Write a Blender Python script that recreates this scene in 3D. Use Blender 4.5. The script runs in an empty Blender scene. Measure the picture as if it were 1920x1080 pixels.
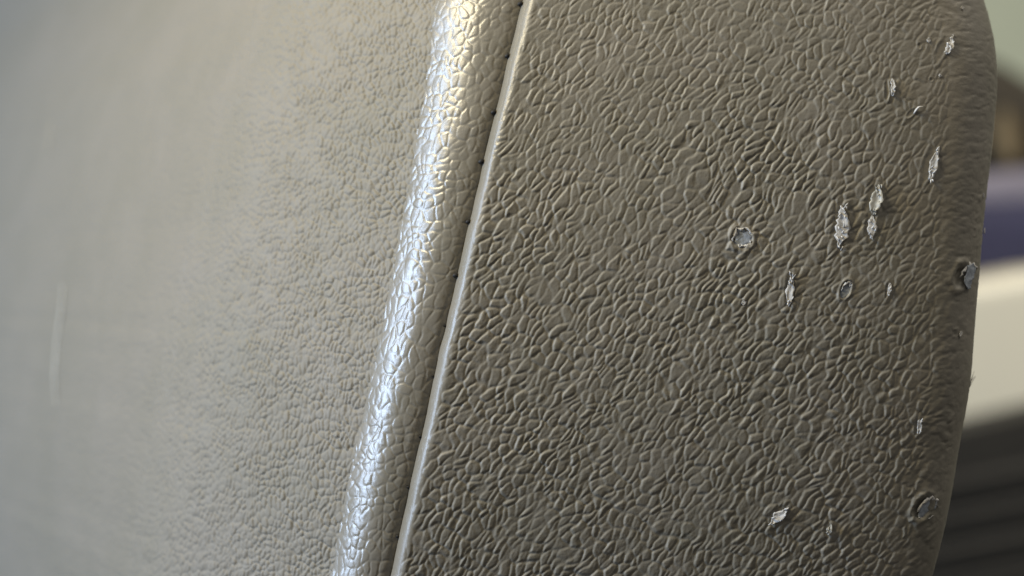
import bpy, math, random
import numpy as np
from mathutils import Vector

# ------------------------------------------------------------------ camera, world, lamps, exposure
S = bpy.context.scene
C = S.collection
PXM = 6.25e-5          # metres per photograph pixel on the plane y = 0
DCAM = 0.2
cam_d = bpy.data.cameras.new('camera'); cam = bpy.data.objects.new('camera', cam_d); C.objects.link(cam)
cam.location = (0, -DCAM, 0); cam.rotation_euler = (math.radians(90), 0, 0)
cam_d.sensor_width = 36; cam_d.lens = 60; cam_d.clip_start = 0.005; cam_d.clip_end = 50
cam_d.dof.use_dof = True; cam_d.dof.focus_distance = DCAM + 0.0015; cam_d.dof.aperture_fstop = 13.5
S.camera = cam

w = bpy.data.worlds.new('World'); S.world = w; w.use_nodes = True
bg = w.node_tree.nodes['Background']
bg.inputs[0].default_value = (1.0, 0.96, 0.90, 1); bg.inputs[1].default_value = 0.20

def area(name, loc, target, sx, sy, power, col):
    l = bpy.data.lights.new(name, 'AREA'); l.shape = 'RECTANGLE'; l.size = sx; l.size_y = sy
    l.energy = power; l.color = col
    o = bpy.data.objects.new(name, l); C.objects.link(o); o.location = loc
    o.rotation_euler = (Vector(target) - Vector(loc)).to_track_quat('-Z', 'Y').to_euler()
    return o
area('tall_window_light', (-0.90, -0.20, 0.17), (0, 0, 0), 0.075, 0.56, 14.5, (0.56, 0.73, 1.0))
area('warm_light', (-0.16, -0.08, 0.18), (-0.03, 0.015, 0), 0.08, 0.08, 0.98, (1.0, 0.86, 0.57))
area('right_fill_light', (0.45, -0.20, 0.75), (0.03, 0, 0), 0.4, 0.4, 0.6, (1.0, 0.96, 0.86))  # unseen fill lamp, added to lift the face panel's right edge and top
area('room_light', (0.7, 0.2, 1.2), (0.3, 0.9, 0), 0.8, 0.8, 20.0, (1.0, 0.93, 0.80))

S.view_settings.view_transform = 'Standard'; S.view_settings.look = 'None'
S.view_settings.exposure = 0.08; S.view_settings.gamma = 1
S.cycles.use_denoising = True
S.cycles.max_bounces = 5

# ------------------------------------------------------------------ numpy noise
rng = np.random.default_rng(7)
N = 256
TV = rng.random((N, N)); TP = rng.random((N, N, 2))

def vnoise(x, y, off=0):
    x = x + off * 17.3; y = y + off * 9.1
    xi = np.floor(x).astype(int); yi = np.floor(y).astype(int)
    fx = x - xi; fy = y - yi
    fx = fx * fx * (3 - 2 * fx); fy = fy * fy * (3 - 2 * fy)
    g = lambda a, b: TV[a % N, b % N]
    return ((g(xi, yi) * (1 - fx) + g(xi + 1, yi) * fx) * (1 - fy)
            + (g(xi, yi + 1) * (1 - fx) + g(xi + 1, yi + 1) * fx) * fy) * 2 - 1

def fbm(x, y, o=3, off=0):
    s = 0; a = 0.5
    for k in range(o):
        s = s + a * vnoise(x * 2 ** k, y * 2 ** k, off + k * 3); a *= 0.5
    return s

def worley(x, y, jit=0.95, off=0):
    x = x + off * 31.7; y = y + off * 11.9
    xi = np.floor(x).astype(int); yi = np.floor(y).astype(int)
    d1 = np.full(x.shape, 9.0); d2 = np.full(x.shape, 9.0)
    idv = np.zeros(x.shape); ox = np.zeros(x.shape); oy = np.zeros(x.shape)
    for dx in (-1, 0, 1):
        for dy in (-1, 0, 1):
            a = xi + dx; b = yi + dy
            p = TP[a % N, b % N]
            ex = a + 0.5 + (p[..., 0] - 0.5) * jit - x; ey = b + 0.5 + (p[..., 1] - 0.5) * jit - y
            d = np.hypot(ex, ey)
            m = d < d1
            d2 = np.where(m, d1, np.minimum(d2, d))
            idv = np.where(m, TV[a % N, b % N], idv)
            d1 = np.where(m, d, d1); ox = np.where(m, ex, ox); oy = np.where(m, ey, oy)
    return d1, d2, idv, ox, oy

def sst(a, b, x):
    t = np.clip((x - a) / (b - a), 0, 1); return t * t * (3 - 2 * t)

def grain(u, v, cell=1.5, ang=60, stretch=1.7, depth=0.16, warp=0.55, wid=0.30, off=0, fine=0.40, crown=0.55, lap=0.0):
    """Leather grain. u, v in mm. Returns the height in mm: rounded pebbles between creases."""
    u = u + 1.3 * vnoise(u / 16, v / 16, off + 33); v = v + 1.3 * vnoise(u / 16, v / 16, off + 37)
    wx = u + warp * fbm(u / 2.6, v / 2.6, 3, off + 1) * 2; wy = v + warp * fbm(u / 2.6, v / 2.6, 3, off + 5) * 2
    a = np.radians(ang + 26 * vnoise(u / 15, v / 15, off + 2))
    a0 = math.radians(ang) if np.isscalar(ang) else a
    c, s = np.cos(a0), np.sin(a0)
    p = (wx * c + wy * s) / (cell * stretch); q = (-wx * s + wy * c) / cell
    d1, d2, idv, ox, oy = worley(p, q, 0.95, off)
    e = d2 - d1
    fade = 0.45 + 0.55 * sst(-0.35, 0.35, vnoise(u / 1.4, v / 1.4, off + 4) + 0.15)
    h = -depth * (1 - sst(0, wid, e)) * fade                # creases
    h = h + depth * crown * (1 - np.clip(d1, 0, 1) ** 2)     # pebble crowns
    h = h - depth * lap * (oy - 0.35 * ox) * sst(0, wid * 0.8, e) * (0.5 + 0.7 * idv)    # pebbles lap over one another like scales
    h = h + depth * 0.45 * (idv - 0.5) * sst(0, wid, e)     # uneven pebbles
    # finer creases across the pebbles
    d1, d2, _, _, o2 = worley(p * 1.9 + 3.1, q * 1.8, 0.95, off + 6)
    h = h - depth * fine * (1 - sst(0, wid * 1.1, d2 - d1)) * sst(-0.2, 0.4, vnoise(u / 2.1, v / 2.1, off + 8))
    h = h + depth * 0.22 * fbm(u / 0.45, v / 0.45, 2, off + 9)
    return h

def blur(h, n):
    for _ in range(n):
        h = h.copy(); h[1:-1] = (h[:-2] + 2 * h[1:-1] + h[2:]) / 4
        h[:, 1:-1] = (h[:, :-2] + 2 * h[:, 1:-1] + h[:, 2:]) / 4
    return h

# ------------------------------------------------------------------ mesh helpers
def mesh_obj(name, verts, faces, mat, parent=None, smooth=True):
    me = bpy.data.meshes.new(name)
    me.from_pydata([tuple(v) for v in verts], [], faces)
    if smooth: me.polygons.foreach_set('use_smooth', [True] * len(me.polygons))
    me.materials.append(mat); me.update()
    o = bpy.data.objects.new(name, me); C.objects.link(o)
    if parent: o.parent = parent
    return o

def grid_obj(name, P, mat, parent=None, flip=False):
    """P: (rows, cols, 3) array of points -> one mesh."""
    r, c = P.shape[:2]
    me = bpy.data.meshes.new(name)
    me.vertices.add(r * c); me.vertices.foreach_set('co', P.reshape(-1).astype(np.float32))
    i = np.arange(r * c).reshape(r, c)
    q = np.stack([i[:-1, :-1], i[:-1, 1:], i[1:, 1:], i[1:, :-1]], -1).reshape(-1, 4)
    if flip: q = q[:, ::-1]
    nf = len(q)
    me.loops.add(nf * 4); me.loops.foreach_set('vertex_index', q.reshape(-1).astype(np.int32))
    me.polygons.add(nf); me.polygons.foreach_set('loop_start', np.arange(0, nf * 4, 4, dtype=np.int32))
    me.polygons.foreach_set('use_smooth', np.ones(nf, bool))
    me.update(calc_edges=True); me.validate(); me.materials.append(mat)
    o = bpy.data.objects.new(name, me); C.objects.link(o)
    if parent: o.parent = parent
    return o

def normals(P):
    du = np.gradient(P, axis=1); dv = np.gradient(P, axis=0)
    n = np.cross(du, dv); n /= np.linalg.norm(n, axis=2, keepdims=True) + 1e-12
    return n

def arc(P):
    d = np.linalg.norm(np.diff(P, axis=1), axis=2)
    return np.concatenate([np.zeros((P.shape[0], 1)), np.cumsum(d, axis=1)], axis=1)

def tube(pts, r, seg=8):
    V_, F_ = [], []
    for i, p in enumerate(pts):
        t = (pts[min(i + 1, len(pts) - 1)] - pts[max(i - 1, 0)]).normalized()
        a = t.cross(Vector((0.3, 0.2, 0.9))).normalized(); b = t.cross(a)
        rr = r if np.isscalar(r) else r[i]
        for k in range(seg):
            q = 2 * math.pi * k / seg; V_.append(p + (a * math.cos(q) + b * math.sin(q)) * rr)
    for i in range(len(pts) - 1):
        for k in range(seg):
            F_.append((i * seg + k, i * seg + (k + 1) % seg, (i + 1) * seg + (k + 1) % seg, (i + 1) * seg + k))
    F_.append(tuple(range(seg))[::-1]); F_.append(tuple(range((len(pts) - 1) * seg, len(pts) * seg)))
    return V_, F_

# ------------------------------------------------------------------ materials
def mat(name, col, rough=0.5, spec=0.5, bump=0.0, bscale=900, var=0.06, vscale=60, coat=0.0, tint=None, polish=None):
    m = bpy.data.materials.new(name); m.use_nodes = True
    nt = m.node_tree; b = nt.nodes['Principled BSDF']
    b.inputs['Roughness'].default_value = rough
    b.inputs['Specular IOR Level'].default_value = spec
    b.inputs['Coat Weight'].default_value = coat; b.inputs['Coat Roughness'].default_value = 0.3
    tc = nt.nodes.new('ShaderNodeTexCoord')
    nz = nt.nodes.new('ShaderNodeTexNoise'); nz.inputs['Scale'].default_value = vscale
    nz.inputs['Detail'].default_value = 5; nz.inputs['Roughness'].default_value = 0.65
    nt.links.new(tc.outputs['Object'], nz.inputs['Vector'])
    rp = nt.nodes.new('ShaderNodeValToRGB')
    t = tint or col
    rp.color_ramp.elements[0].position = 0.3; rp.color_ramp.elements[1].position = 0.7
    rp.color_ramp.elements[0].color = tuple(c * (1 - var) for c in col) + (1,)
    rp.color_ramp.elements[1].color = tuple(c * (1 + var) for c in t) + (1,)
    nt.links.new(nz.outputs['Fac'], rp.inputs['Fac']); nt.links.new(rp.outputs['Color'], b.inputs['Base Color'])
    r2 = nt.nodes.new('ShaderNodeMapRange'); r2.inputs['To Min'].default_value = rough * 0.85; r2.inputs['To Max'].default_value = rough * 1.15
    n2 = nt.nodes.new('ShaderNodeTexNoise'); n2.inputs['Scale'].default_value = vscale * 6; n2.inputs['Detail'].default_value = 3
    nt.links.new(tc.outputs['Object'], n2.inputs['Vector'])
    nt.links.new(n2.outputs['Fac'], r2.inputs['Value']); nt.links.new(r2.outputs['Result'], b.inputs['Roughness'])
    if polish is not None:
        at_ = nt.nodes.new('ShaderNodeAttribute'); at_.attribute_name = 'polish'
        mx = nt.nodes.new('ShaderNodeMix'); mx.data_type = 'FLOAT'
        nt.links.new(at_.outputs['Fac'], mx.inputs[0]); nt.links.new(r2.outputs['Result'], mx.inputs[2]); mx.inputs[3].default_value = polish
        nt.links.new(mx.outputs[0], b.inputs['Roughness'])
    if bump:
        n3 = nt.nodes.new('ShaderNodeTexNoise'); n3.inputs['Scale'].default_value = bscale; n3.inputs['Detail'].default_value = 4
        n3.inputs['Roughness'].default_value = 0.6
        bp = nt.nodes.new('ShaderNodeBump'); bp.inputs['Strength'].default_value = 1; bp.inputs['Distance'].default_value = bump
        nt.links.new(tc.outputs['Object'], n3.inputs['Vector'])
        nt.links.new(n3.outputs['Fac'], bp.inputs['Height']); nt.links.new(bp.outputs['Normal'], b.inputs['Normal'])
    return m

LEATHER = (0.135, 0.125, 0.100); LEATHER2 = (0.138, 0.126, 0.105)
m_face = mat('taupe_leather', LEATHER, 0.58, 0.4, 0.00004, 2600, 0.06, 90, tint=LEATHER2, polish=0.33)
m_side = mat('taupe_leather_side', LEATHER, 0.66, 0.4, 0.00003, 2600, 0.05, 50, tint=LEATHER2)
m_welt = mat('polished_leather', LEATHER, 0.36, 0.75, 0.00002, 2600, 0.05, 90, tint=LEATHER2)
m_thread = mat('dark_thread', (0.012, 0.011, 0.010), 0.7, 0.3, 0.0, var=0.2)
m_fray = mat('pale_frayed_fibre', (0.38, 0.37, 0.355), 1.0, 0.1, 0.00004, 5000, 0.3, 900)
m_foam = mat('grey_backing', (0.22, 0.24, 0.27), 1.0, 0.05, 0.00005, 3000, 0.25, 900)
m_scratch = mat('rubbed_leather', (0.24, 0.23, 0.20), 0.5, 0.5)
m_hair = mat('brown_hair', (0.07, 0.055, 0.04), 0.5, 0.5)

# ------------------------------------------------------------------ seat outline (metres, plane y = 0)
def poly(pts, deg):
    pts = np.array(pts, float)
    X = (pts[:, 0] - 960) * PXM; Z = (540 - pts[:, 1]) * PXM
    return np.poly1d(np.polyfit(Z, X, deg))
seam_poly = poly([(976, 0), (951, 95), (928, 205), (905, 300), (881, 415), (856, 515), (835, 600), (811, 705), (788, 820), (766, 920), (747, 1000), (729, 1080)], 3)
EZ = np.array([1400, 1200, 1080, 1020, 960, 850, 720, 620, 500, 370, 230, 130, 60, 0, -120, -300, -500.]); EX = np.array([1640, 1715, 1750, 1765, 1779, 1797, 1822, 1829, 1841, 1853, 1871, 1879, 1876, 1864, 1830, 1770, 1700.])
WZ = 0.034
def lin_ext(f, z):
    df = f.deriv()
    zc = np.clip(z, -WZ, WZ)
    return f(zc) + df(zc) * (z - zc)
def seam_x(z): return lin_ext(seam_poly, z) + 0.00010 * vnoise(z * 160, z * 0, 71) + 0.00006 * vnoise(z * 500, z * 0, 72)
def edge_x(z):
    py = 540 - z / PXM
    k = np.linspace(-40, 40, 9)
    return (sum(np.interp(py + d, EZ[::-1], EX[::-1]) for d in k) / 9 * PXM - 960 * PXM) * (1 + (0.0075 + lean(z)) / DCAM)
def lean(z):            # the upper part leans away, the lower part leans toward the camera a little
    return 2.0 * z * z + 0.05 * z

def rows(fine, half=0.047, far=0.09, coarse=0.0012):
    m = np.arange(-half, half + 1e-9, fine)
    return np.concatenate([np.arange(-far, -half - coarse * 0.5, coarse), m, np.arange(half + coarse, far + 1e-9, coarse)])

seat = bpy.data.objects.new('leather_seat', None); C.objects.link(seat)
seat['label'] = 'taupe pebbled leather seat corner with a rolled seam and many small torn nicks'
seat['category'] = 'seat'

# ---- damage list: (px, py, half width px, half height px, tilt deg clockwise from vertical, kind)
DAMAGE = [
    (1783, 84, 8, 22, 25, 'flap'), (1674, 164, 4, 17, 3, 'sliver'), (1720, 207, 4, 11, 50, 'curl'),
    (1751, 307, 9, 34, 17, 'flap'), (1642, 374, 14, 30, 12, 'flapgrey'), (1635, 425, 9, 22, 4, 'fray'),
    (1579, 425, 13, 40, 6, 'fray'), (1393, 446, 19, 19, 15, 'crater'), (1482, 543, 8, 32, 4, 'flap'),
    (1587, 543, 9, 17, 25, 'crater'), (1595, 533, 4, 6, 25, 'fray'), (1667, 543, 3, 12, 8, 'sliver'), (1815, 517, 14, 24, 22, 'crater'),
    (1394, 568, 4, 5, 0, 'fray'), (1738, 955, 15, 25, 35, 'crater'), (1724, 800, 4, 14, 2, 'sliver'),
    (1461, 966, 11, 22, 45, 'flap'), (1555, 993, 6, 11, 15, 'flapgrey'), (1762, 141, 3, 3, 0, 'fray'),
    (1844, 366, 3, 5, 0, 'fray'), (1804, 15, 3, 4, 0, 'fray'), (1741, 76, 3, 5, 0, 'fray'),
    (1849, 432, 3, 6, 10, 'sliver'), (1801, 625, 3, 6, 15, 'sliver'),
]

# ------------------------------------------------------------------ face panel (right)
zr = rows(0.000112)
na = 30; nm = 560; nb = 60; nc = 14
def face_base(zv):
    """rows of the smooth face panel: lip at the seam, broad front, rounded far edge, then back"""
    out = []
    xs = seam_x(zv); xe = edge_x(zv)
    R = np.interp(zv, [-0.034, 0.0, 0.034], [0.0060, 0.0080, 0.0100])
    lip_w, lip_d = 0.0018, 0.0029
    th = np.linspace(math.radians(90), 0, na)                 # lip: quarter ellipse
    lx = xs[:, None] + lip_w * (1 - np.sin(th))[None] ; ly = np.zeros_like(lx) + lip_d * (1 - np.cos(th))[None]
    lx = xs[:, None] + lip_w * (1 - np.sin(th))[None]
    # th = 90: at the gap, deep; th = 0: front.
    lx = xs[:, None] + lip_w * (1 - np.sin(th))[None]; ly = lip_d * (1 - np.cos(th))[None] + 0 * lx
    x0 = xs + lip_w; x1 = xe - R * 0.82
    s = np.linspace(0, 1, nm + 1)[1:]
    mx = x0[:, None] + (x1 - x0)[:, None] * s[None]
    my = (0.0006 * s * s + 0.0014 * s ** 7)[None] + 0 * mx
    p0 = math.radians(9); ph = np.linspace(p0, math.radians(125), nb + 1)[1:]
    slope = 0.0018 / 0.055
    bx = x1[:, None] + R[:, None] * (np.sin(ph) - math.sin(p0))[None]; by = 0.0020 + R[:, None] * (math.cos(p0) - np.cos(ph))[None]
    k = np.linspace(0, 1, nc + 1)[1:]
    cx = bx[:, -1:] - 0.012 * k[None]; cy = by[:, -1:] + 0.060 * k[None]
    X = np.concatenate([lx, mx, bx, cx], 1); Y = np.concatenate([ly, my, by, cy], 1) + lean(zv)[:, None]
    Z = np.repeat(zv[:, None], X.shape[1], 1)
    return np.stack([X, Y, Z], -1)

P = face_base(zr)
n = normals(P)
if n[len(zr) // 2, 200, 1] > 0: n = -n
A = arc(P)
U = (A - 0.002) * 1000; V = (P[..., 2]) * 1000
# the grain follows the seam
h = blur(grain(U, V, cell=0.92, ang=64, stretch=1.8, depth=0.155, warp=0.5, wid=0.27, fine=0.22, crown=0.12, lap=0.75), 1)
soft = fbm(U / 7, V / 7, 2, 20) * 0.10
Lx = (P[..., 0] - edge_x(zr)[:, None]) * 1000                     # mm from the far edge
amp = 1 - 0.72 * sst(-3.2, -1.0, Lx) * sst(4, -4, V)             # grain stretched flat over the lower edge
amp = amp * (1 - 0.35 * sst(-20, -4, Lx))
amp = amp * sst(2.7, 4.2, A * 1000) * (0.95 + 0.3 * vnoise(U / 9, V / 9, 61))
amp = amp * (1 - 0.25 * sst(10, 30, V))
h = h * amp * sst(48.5, 46, abs(V)) + soft
damage_mask = []
for (px, py, hw, hh, tilt, kind) in DAMAGE:
    cx = (px - 960) * PXM * 1000; cz = (540 - py) * PXM * 1000
    t = math.radians(tilt); dx = P[..., 0] * 1000 - cx; dz = V - cz
    a = (dx * math.cos(t) - dz * math.sin(t)) / (hw * 0.0625); b = (dx * math.sin(t) + dz * math.cos(t)) / (hh * 0.0625)
    r = np.hypot(a, b) + 0.15 * vnoise(dx * 2, dz * 2, px % 7)
    if kind == 'crater':
        h = h * (1 - sst(1.1, 0.8, r)) - 0.38 * sst(1.05, 0.4, r) + 0.16 * np.exp(-((r - 1.25) / 0.25) ** 2)
    else:
        h = h * (1 - 0.8 * sst(1.3, 0.7, r)) - 0.07 * sst(1.2, 0.7, r) + 0.05 * np.exp(-((r - 1.4) / 0.3) ** 2)
PF = P + n * (h / 1000)[..., None]
fp = grid_obj('face_panel', PF, m_face, seat)
pol = fp.data.attributes.new('polish', 'FLOAT', 'POINT')
pol.data.foreach_set('value', (sst(4.1, 3.0, A * 1000) * (0.8 + 0.2 * vnoise(U / 2, V / 2, 50)) + 0.35 * sst(0.1, 0.5, fbm(U / 9, V / 9, 3, 52))).reshape(-1).astype(np.float32))

def surf(px, py):
    """nearest point and normal of the smooth face panel seen at this photograph pixel"""
    tz = (540 - py) * PXM; tx = (px - 960) * PXM
    # follow the ray: positions scale with depth, two rounds are enough
    y = 0.0
    for _ in range(4):
        k = (DCAM + y) / DCAM
        i = int(np.argmin(abs(zr - tz * k))); row = P[i, :na + nm + nb - 25]
        j = int(np.argmin(abs(row[:, 0] - tx * k))); y = P[i, j, 1]
    return Vector(P[i, j]), Vector(n[i, j]).normalized()

def wscale(z): return np.interp(z, [-0.034, -0.01, 0.0, 0.017, 0.034], [0.98, 1.0, 1.02, 1.15, 1.36])
# ------------------------------------------------------------------ welt (the raised fold left of the seam)
zw = rows(0.00012)
wp = np.array([(0.66, 4.2), (0.44, 3.0), (0.14, 2.2), (-0.6, 1.84), (-1.9, 1.75), (-3.3, 1.95), (-4.7, 2.6), (-5.9, 3.5), (-6.8, 4.45), (-7.5, 5.3), (-8.1, 6.4)])
tt = np.concatenate([[0], np.cumsum(np.hypot(*np.diff(wp, axis=0).T))])
def catmull(t, T, V):
    # smooth interpolation of the profile
    m = np.gradient(V, T); i = np.clip(np.searchsorted(T, t) - 1, 0, len(T) - 2)
    hh = T[i + 1] - T[i]; s = (t - T[i]) / hh
    return ((2 * s**3 - 3 * s**2 + 1) * V[i] + (s**3 - 2 * s**2 + s) * hh * m[i] + (-2 * s**3 + 3 * s**2) * V[i + 1] + (s**3 - s**2) * hh * m[i + 1])
ts = np.linspace(0, tt[-1], 125)
wx = catmull(ts, tt, wp[:, 0]); wy = catmull(ts, tt, wp[:, 1])
scale = wscale(zw) * (1 + 0.02 * vnoise(zw * 90, zw * 0, 3))
X = seam_x(zw)[:, None] + wx[None] * scale[:, None] / 1000
X = X + (0.00028 * np.interp(zw, [-0.034, 0.012], [1, 0]) + 0.00010 * vnoise(zw * 260, zw * 0, 74))[:, None] * sst(2.6, 1.2, ts)[None]
Y = wy[None] / 1000 + lean(zw)[:, None] + 0 * X
Pw = np.stack([X, Y, np.repeat(zw[:, None], X.shape[1], 1)], -1)
nw = normals(Pw)
if nw[100, 60, 1] > 0: nw = -nw
Aw = arc(Pw) * 1000; Vw = Pw[..., 2] * 1000
hw_ = grain(Aw, Vw, cell=1.15, ang=75, stretch=1.25, depth=0.06, warp=0.5, wid=0.34, off=11, fine=0.2, crown=0.7) + 0.10 * fbm(Aw / 4, Vw / 4, 2, 30)
hw_ = hw_ * (0.35 + 0.65 * sst(0.8, 3.0, Aw))
hw_ = hw_ * sst(48.5, 46, abs(Vw))
Pw2 = Pw + nw * (hw_ / 1000)[..., None]
grid_obj('welt', Pw2, m_welt, seat)

# ------------------------------------------------------------------ side panel (left, turning away)
zs = rows(0.00014, half=0.046, far=0.13, coarse=0.0015)
L1 = np.arange(0, 0.046, 0.00014); L2 = np.arange(0.046, 0.30, 0.0006)
sa = np.concatenate([L1, L2])
head = np.radians(np.interp(sa * 1000, [0, 3, 16, 26, 34, 60, 300], [38, 28, 33, 42, 58, 60, 60]))
ds = np.diff(sa, prepend=0)
sx = -np.cumsum(np.cos(head) * ds); sy = np.cumsum(np.sin(head) * ds)
X = seam_x(zs)[:, None] - 0.0060 * wscale(zs)[:, None] + sx[None]
X = X + 1.4 * (zs ** 2)[:, None] * sst(0.008, 0.07, sa)[None]
Y = 0.0041 + sy[None] + lean(np.clip(zs, -.06, .06))[:, None] + 0 * X
# follow the seam's slant less as the panel goes back
Ps = np.stack([X, Y, np.repeat(zs[:, None], X.shape[1], 1)], -1)
ns = normals(Ps)
if ns[100, 60, 1] > 0: ns = -ns
As = sa[None] * 1000 + 0 * X; Vs = Ps[..., 2] * 1000
hs = grain(As, Vs, cell=0.72, ang=80, stretch=1.45, depth=0.16, warp=0.4, wid=0.34, off=21)
hs = hs * (1 - 0.4 * sst(34, 60, As)) + 0.5 * fbm(As / 22, Vs / 30, 2, 40) + 0.10 * fbm(As / 6, Vs / 6, 2, 44)
# a faint rubbed scratch far back on the panel is a groove too
Ps2 = Ps + ns * (hs / 1000)[..., None]
side = grid_obj('side_panel', Ps2, m_side, seat)

# long pale scratch on the side panel: thin raised scuff that follows the surface
def side_point(px, py):
    Xp = Ps2[..., 0] / (DCAM + Ps2[..., 1]) * DCAM / PXM + 960; Yp = 540 - Ps2[..., 2] / (DCAM + Ps2[..., 1]) * DCAM / PXM
    k = int(np.argmin((Xp - px) ** 2 + (Yp - py) ** 2)); i, j = divmod(k, Xp.shape[1])
    return Vector(Ps2[i, j]) + Vector(ns[i, j]) * 0.0002, Vector(ns[i, j])
def strip(name, pts, nrm, widths, m, parent, rise=0.00015):
    V_, F_ = [], []
    for i, p in enumerate(pts):
        t = (pts[min(i + 1, len(pts) - 1)] - pts[max(i - 1, 0)]).normalized()
        s = t.cross(nrm[i]).normalized()
        for k in (-1, -0.5, 0, 0.5, 1):
            V_.append(p + s * widths[i] * k + nrm[i] * rise * (1 - k * k))
    for i in range(len(pts) - 1):
        for k in range(4):
            a = i * 5 + k; F_.append((a, a + 1, a + 6, a + 5))
    return mesh_obj(name, V_, F_, m, parent)
for line, wd in (([(121, 535), (116, 580), (108, 640), (104, 700), (107, 760)], 0.0006), ([(98, 230), (90, 285)], 0.0006)):
    pp = [side_point(*q) for q in line]
    o = strip('scratch', [a for a, b in pp], [b for a, b in pp], [wd * 0.3] + [wd] * (len(pp) - 2) + [wd * 0.3], m_scratch, seat)

# ------------------------------------------------------------------ stitches in the seam
random.seed(3)
for py in (-8, 95, 205, 300, 415, 517, 612, 708, 822, 918, 1012):
    z = (540 - py) * PXM; x = float(seam_x(np.array([z]))[0]); y = float(lean(z))
    pts = [Vector((x - 0.0006, y + 0.0034, z - 0.0002)), Vector((x - 0.00035, y + 0.0021, z)), Vector((x - 0.00005, y + 0.0016, z + 0.0001)),
           Vector((x + 0.00025, y + 0.0020, z)), Vector((x + 0.0005, y + 0.0034, z))]
    v_, f_ = tube([p + Vector((0, 0 if py < 560 else 0.0003, 0)) for p in pts], [random.uniform(0.7, 1.25) * (1 if py < 560 else 0.75) * q for q in (0.0002, 0.00023, 0.00026, 0.00023, 0.0002)]); mesh_obj('stitch', v_, f_, m_thread, seat)

# ------------------------------------------------------------------ nicks: torn flaps, frayed patches, punctures
def patch(name, px, py, hw, hh, tilt, m, lift=0.00003, rough=0.00012, curl=0.0, seg=9, rings=5, edge=0.0, shape='oval', seed=0):
    """irregular thick scrap of torn skin lying on the face, one side curled up"""
    rnd = random.Random(seed * 77 + px)
    c, nn = surf(px, py)
    up = Vector((0, 0, 1)); right = up.cross(-nn).normalized() * -1
    right = nn.cross(up).normalized() * -1
    if right.x < 0: right = -right
    up = right.cross(nn).normalized()
    if up.z < 0: up = -up
    t = math.radians(tilt); ax = right * math.cos(t) - up * math.sin(t); ay = right * math.sin(t) + up * math.cos(t)
    NU, NV = 7, 15
    jl0 = jr0 = 1.0; sh0 = 0.0; bend = rnd.uniform(-0.35, 0.35)
    V_, F_ = [], []
    for j in range(NV):
        b = -1 + 2 * j / (NV - 1)
        if shape == 'oval': wd = math.sqrt(max(0, 1 - b * b)) * 0.95 + 0.05
        elif shape == 'taper': wd = max(0.06, (1 - abs(b) ** 1.6) * (0.75 - 0.35 * b) * 1.15)
        else: wd = max(0.1, 1 - b * b) * (0.75 + 0.45 * rnd.random())
        sh0 = sh0 * 0.6 + rnd.uniform(-0.14, 0.14); shift = sh0 + bend * b * b
        jl, jr = jl0 * 0.5 + rnd.uniform(0.3, 0.7), jr0 * 0.5 + rnd.uniform(0.3, 0.7); jl0, jr0 = jl, jr
        for i in range(NU):
            a = -1 + 2 * i / (NU - 1)
            aa = a * wd * (jr if a > 0 else jl) + shift
            p = c + ax * (aa * hw * PXM) + ay * ((b + rnd.uniform(-.04, .04)) * hh * PXM)
            hgt = lift + rough * rnd.uniform(-1, 1) + curl * max(0, a) ** 1.5 * (1 - b * b) * hw * PXM + edge * abs(a) ** 3 * hw * PXM
            V_.append(p + nn * hgt)
    for j in range(NV - 1):
        for i in range(NU - 1):
            a = j * NU + i; F_.append((a, a + 1, a + NU + 1, a + NU))
    if hh > 6 and m is not m_foam:                                    # loose fibres standing off the torn skin
        for k in range(int(hh * 0.35)):
            b = rnd.uniform(-1, 1); a = rnd.uniform(-1, 1) * (1 - 0.6 * abs(b)); L = rnd.uniform(3, 8) * PXM * (0.5 + hh / 50)
            dr = (ay * rnd.choice((-1, 1)) + ax * rnd.uniform(-.7, .7)).normalized()
            s0 = c + ax * (a * hw * PXM) + ay * (b * hh * PXM) + nn * 0.0001
            v2, f2 = tube([s0, s0 + dr * L * 0.5 + nn * rnd.uniform(0.0001, 0.0004), s0 + dr * L + nn * rnd.uniform(0, 0.0004)], [0.00007, 0.00006, 0.00002], 5)
            q0 = len(V_); V_ += v2; F_ += [tuple(q_ + q0 for q_ in f) for f in f2]
    o = mesh_obj(name, V_, F_, m, seat)
    s = o.modifiers.new('thickness', 'SOLIDIFY'); s.thickness = 0.00006; s.offset = 0
    return o

def fibres(px, py, count, length, seed):
    rnd = random.Random(seed); c, nn = surf(px, py)
    VV, FF = [], []
    for k in range(count):
        a = rnd.uniform(0, 2 * math.pi); L = length * rnd.uniform(0.5, 1)
        d = Vector((math.cos(a) * 0.5, 0, math.sin(a))); s0 = c + d * rnd.uniform(0, length * 0.5)
        pts = [s0 + nn * 0.0001, s0 + d * L * 0.5 + nn * rnd.uniform(0.0002, 0.0005), s0 + d * L + nn * rnd.uniform(0, 0.0005)]
        v_, f_ = tube(pts, [0.00005, 0.00004, 0.00002], 5); o = len(VV)
        VV += v_; FF += [tuple(q + o for q in f) for f in f_]
    return VV, FF

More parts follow.
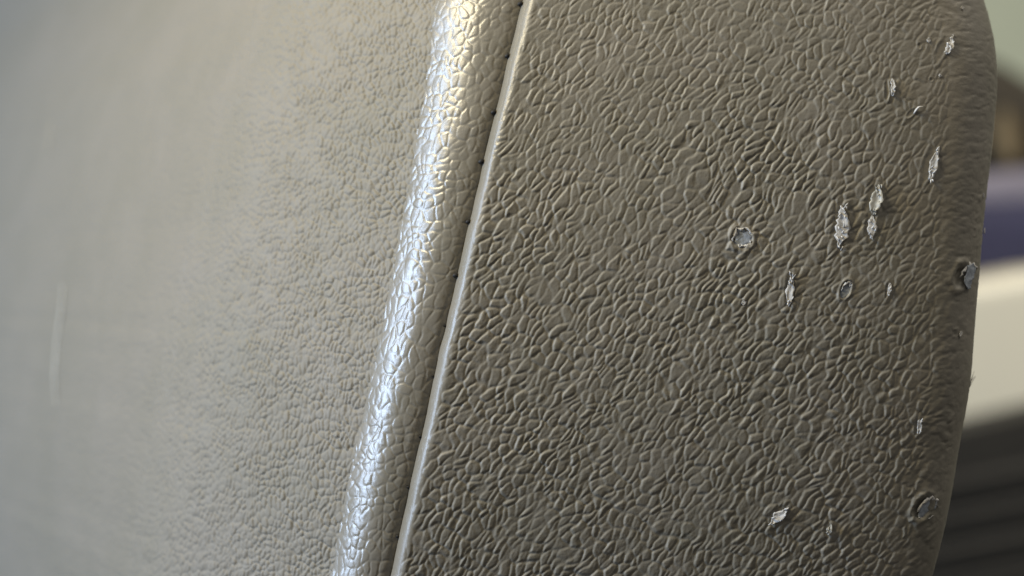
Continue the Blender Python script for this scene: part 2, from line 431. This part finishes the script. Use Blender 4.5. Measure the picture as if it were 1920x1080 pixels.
for q, (px, py, hw, hh, tilt, kind) in enumerate(DAMAGE):
    if kind == 'crater':
        patch('puncture', px, py, hw * 1.08, hh * 1.08, tilt, m_foam, -0.00008 if px != 1815 else 0.00015, 0.00007, seed=q)
        # torn rim: pale ragged crescent along the upper left side, a thinner one along the lower right
        t = math.radians(tilt); rnd = random.Random(q)
        arcs = ((215, 35, 0.30, 1.10), (-5, -110, 0.16, 1.0)) if py in (955, 446) else ((200, 50, 0.32, 1.05),)
        for (a0, a1, wd, ro) in arcs:
            M = 12; rr_ = []
            for k in range(M + 1):
                a = math.radians(a0 + (a1 - a0) * k / M); env = math.sin(math.pi * (0.08 + 0.84 * k / M))
                o_ = ro + rnd.uniform(-.18, .16); i_ = o_ - wd * env * rnd.uniform(0.3, 2.0)
                for e, lift in ((o_, 0.00002), ((o_ + i_) / 2, rnd.uniform(0.00005, 0.00014)), (i_, rnd.uniform(-0.00008, 0.00004))):
                    lx, lz = math.cos(a) * hw * e, math.sin(a) * hh * e
                    X_, Z_ = lx * math.cos(t) + lz * math.sin(t), -lx * math.sin(t) + lz * math.cos(t)
                    p, n2 = surf(px + X_, py - Z_); rr_.append(p + n2 * lift)
            F_ = []
            for k in range(M):
                for e in range(2):
                    c_ = k * 3 + e; F_.append((c_, c_ + 1, c_ + 4, c_ + 3))
            o = mesh_obj('torn_rim', rr_, F_, m_fray, seat)
            sm = o.modifiers.new('thickness', 'SOLIDIFY'); sm.thickness = 0.0001; sm.offset = 0
    elif kind == 'flap':
        patch('torn_flap', px, py, hw, hh, tilt, m_fray, 0.00002, 0.00006, curl=0.4, shape='taper', seed=q)
    elif kind == 'flapgrey':
        o = patch('torn_flap', px, py, hw, hh, tilt, m_scratch, 0.00012, 0.00005, curl=0.6, shape='taper', seed=q)
    elif kind == 'fray':
        patch('frayed_patch', px, py, hw, hh, tilt, m_fray, 0.00003, 0.00006, curl=0.2, shape='ragged', seed=q)
    elif kind == 'sliver':
        patch('sliver', px, py, hw, hh, tilt, m_fray, 0.00012, 0.00005, curl=0.5, shape='oval', seed=q)
    elif kind == 'curl':
        c, nn = surf(px, py)
        pts = [c + Vector((dx * PXM, 0, dz * PXM)) + nn * hgt for dx, dz, hgt in ((-7, -7, 0.0001), (-4, -2, 0.0003), (0, 3, 0.0004), (5, 5, 0.0003), (10, 6, 0.0001))]
        v_, f_ = tube(pts, [0.00008, 0.00016, 0.00015, 0.0001, 0.00005], 6); mesh_obj('fibre', v_, f_, m_fray, seat)

# fine hairs on the far edge
for k, (dx, dz) in enumerate(((10, 9), (8, 16), (6, 12), (12, 14))):
    i = int(np.argmin(abs(zr - (540 - 716 - k * 3) * PXM * 1.04))); j = int(np.argmax(PF[i, :, 0] / (DCAM + PF[i, :, 1])))
    b0 = Vector(PF[i, j]); pts = [b0, b0 + Vector((dx * 0.4 * PXM, 0, dz * 0.7 * PXM)), b0 + Vector((dx * PXM, 0, dz * 1.5 * PXM))]
    v_, f_ = tube(pts, [0.00004, 0.00003, 0.000015], 5); mesh_obj('hair', v_, f_, m_hair, seat)

# ------------------------------------------------------------------ what shows behind the seat's edge
def at(px, py, d):
    k = d / DCAM * PXM
    return ((px - 960) * k, d - DCAM, (540 - py) * k)
def bevel(o, wdt, seg=4):
    b = o.modifiers.new('rounded', 'BEVEL'); b.width = wdt; b.segments = seg; b.limit_method = 'ANGLE'
def slab(name, pts, depth, m, label=None, cat=None, kind=None, r=0.01, parent=None):
    """polygon seen from the front given real thickness"""
    k = len(pts); V_ = [Vector(p) for p in pts] + [Vector(p) + Vector((0, depth, 0)) for p in pts]
    F_ = [tuple(range(k))[::-1], tuple(range(k, 2 * k))] + [(i, (i + 1) % k, k + (i + 1) % k, k + i) for i in range(k)]
    o = mesh_obj(name, V_, F_, m, parent, smooth=False)
    if label: o['label'] = label; o['category'] = cat
    if kind: o['kind'] = kind
    if r: bevel(o, r)
    return o
m_cream = mat('cream_paint', (0.68, 0.62, 0.47), 0.35, 0.5, var=0.03, vscale=6)
m_purple = mat('violet_cloth', (0.032, 0.031, 0.062), 0.8, 0.3, 0.0008, 300, 0.15, 20)
m_dark = mat('dark_rubber', (0.020, 0.017, 0.012), 0.6, 0.4, var=0.15, vscale=15)
m_rib = mat('worn_dark_rubber', (0.020, 0.017, 0.012), 0.6, 0.4, var=0.15, vscale=15)
m_green = mat('pale_green_paint', (0.42, 0.45, 0.34), 0.6, 0.4, var=0.10, vscale=3)
m_brown = mat('dark_brown_hide', (0.035, 0.028, 0.018), 0.7, 0.3, var=0.3, vscale=20)
m_tan = mat('tan_trim', (0.20, 0.15, 0.08), 0.6, 0.3, var=0.3, vscale=20)
m_grey = mat('grey_violet_cloth', (0.20, 0.18, 0.21), 0.8, 0.3, 0.0008, 300, 0.1, 20)

slab('wall', [(-3, 1.6, -2), (3, 1.6, -2), (3, 1.6, 2), (-3, 1.6, 2)], 0.05, m_green, kind='structure', r=0)
slab('floor', [(-3, -0.6, -0.62), (3, -0.6, -0.62), (3, -0.6, -0.60), (-3, -0.6, -0.60)], 2.2, m_dark, kind='structure', r=0)
d = 1.0
cream = slab('cream_panel', [at(1500, 900, d), at(1700, 925, d), at(1800, 868, d), at(1960, 805, d), at(2300, 700, d), at(2300, 480, d), at(1960, 500, d), at(1840, 522, d), at(1500, 560, d)], 0.10, m_cream,
             'smooth cream panel, out of focus behind the lower right edge of the seat', 'panel', r=0.012)
cl = slab('violet_cloth', [at(1500, 580, 1.06), at(2300, 520, 1.06), at(2300, 365, 1.06), at(1960, 372, 1.06), at(1850, 378, 1.06), at(1500, 400, 1.06)], 0.08, m_purple,
          'dark violet folded cloth lying on top of the cream panel', 'cloth', r=0.02)
g2 = slab('grey_cloth', [at(1500, 420, 1.10), at(2300, 400, 1.10), at(2300, 300, 1.10), at(1950, 312, 1.10), at(1850, 322, 1.10), at(1500, 345, 1.10)], 0.08, m_grey,
          'greyish mauve cloth strip just above the dark violet cloth', 'cloth', r=0.02)
dk = bpy.data.objects.new('dark_bag', None); C.objects.link(dk)
dk['label'] = 'dark brown blurred bag with a tan strap behind the upper right edge of the seat'; dk['category'] = 'bag'
slab('body', [at(1500, 360, 1.2), at(2000, 350, 1.2), at(2200, 300, 1.2), at(2150, 160, 1.2), at(1960, 150, 1.2), at(1900, 112, 1.2), at(1840, 88, 1.2), at(1600, 120, 1.2)], 0.15, m_brown, r=0.03, parent=dk)
slab('strap', [at(1868, 255, 1.17), at(1878, 200, 1.17), at(1900, 215, 1.17), at(1912, 270, 1.17), at(1905, 310, 1.17), at(1888, 305, 1.17)], 0.02, m_tan, r=0.005, parent=dk)
mt = bpy.data.objects.new('rubber_mat', None); C.objects.link(mt)
mt['label'] = 'dark olive ribbed mat below the cream panel, out of focus'; mt['category'] = 'mat'
slab('base', [at(1400, 1500, 0.95), at(2300, 1500, 0.95), at(2300, 690, 0.95), at(1400, 900, 0.95)], 0.05, m_dark, r=0, parent=mt)
for k in range(9):
    y0 = 925 + 62 * k
    slab('rib', [at(1450, y0 + 75, 0.945), at(2250, y0 - 80, 0.945), at(2250, y0 - 118, 0.945), at(1450, y0 + 37, 0.945)], 0.01, m_rib, r=0.003, parent=mt)
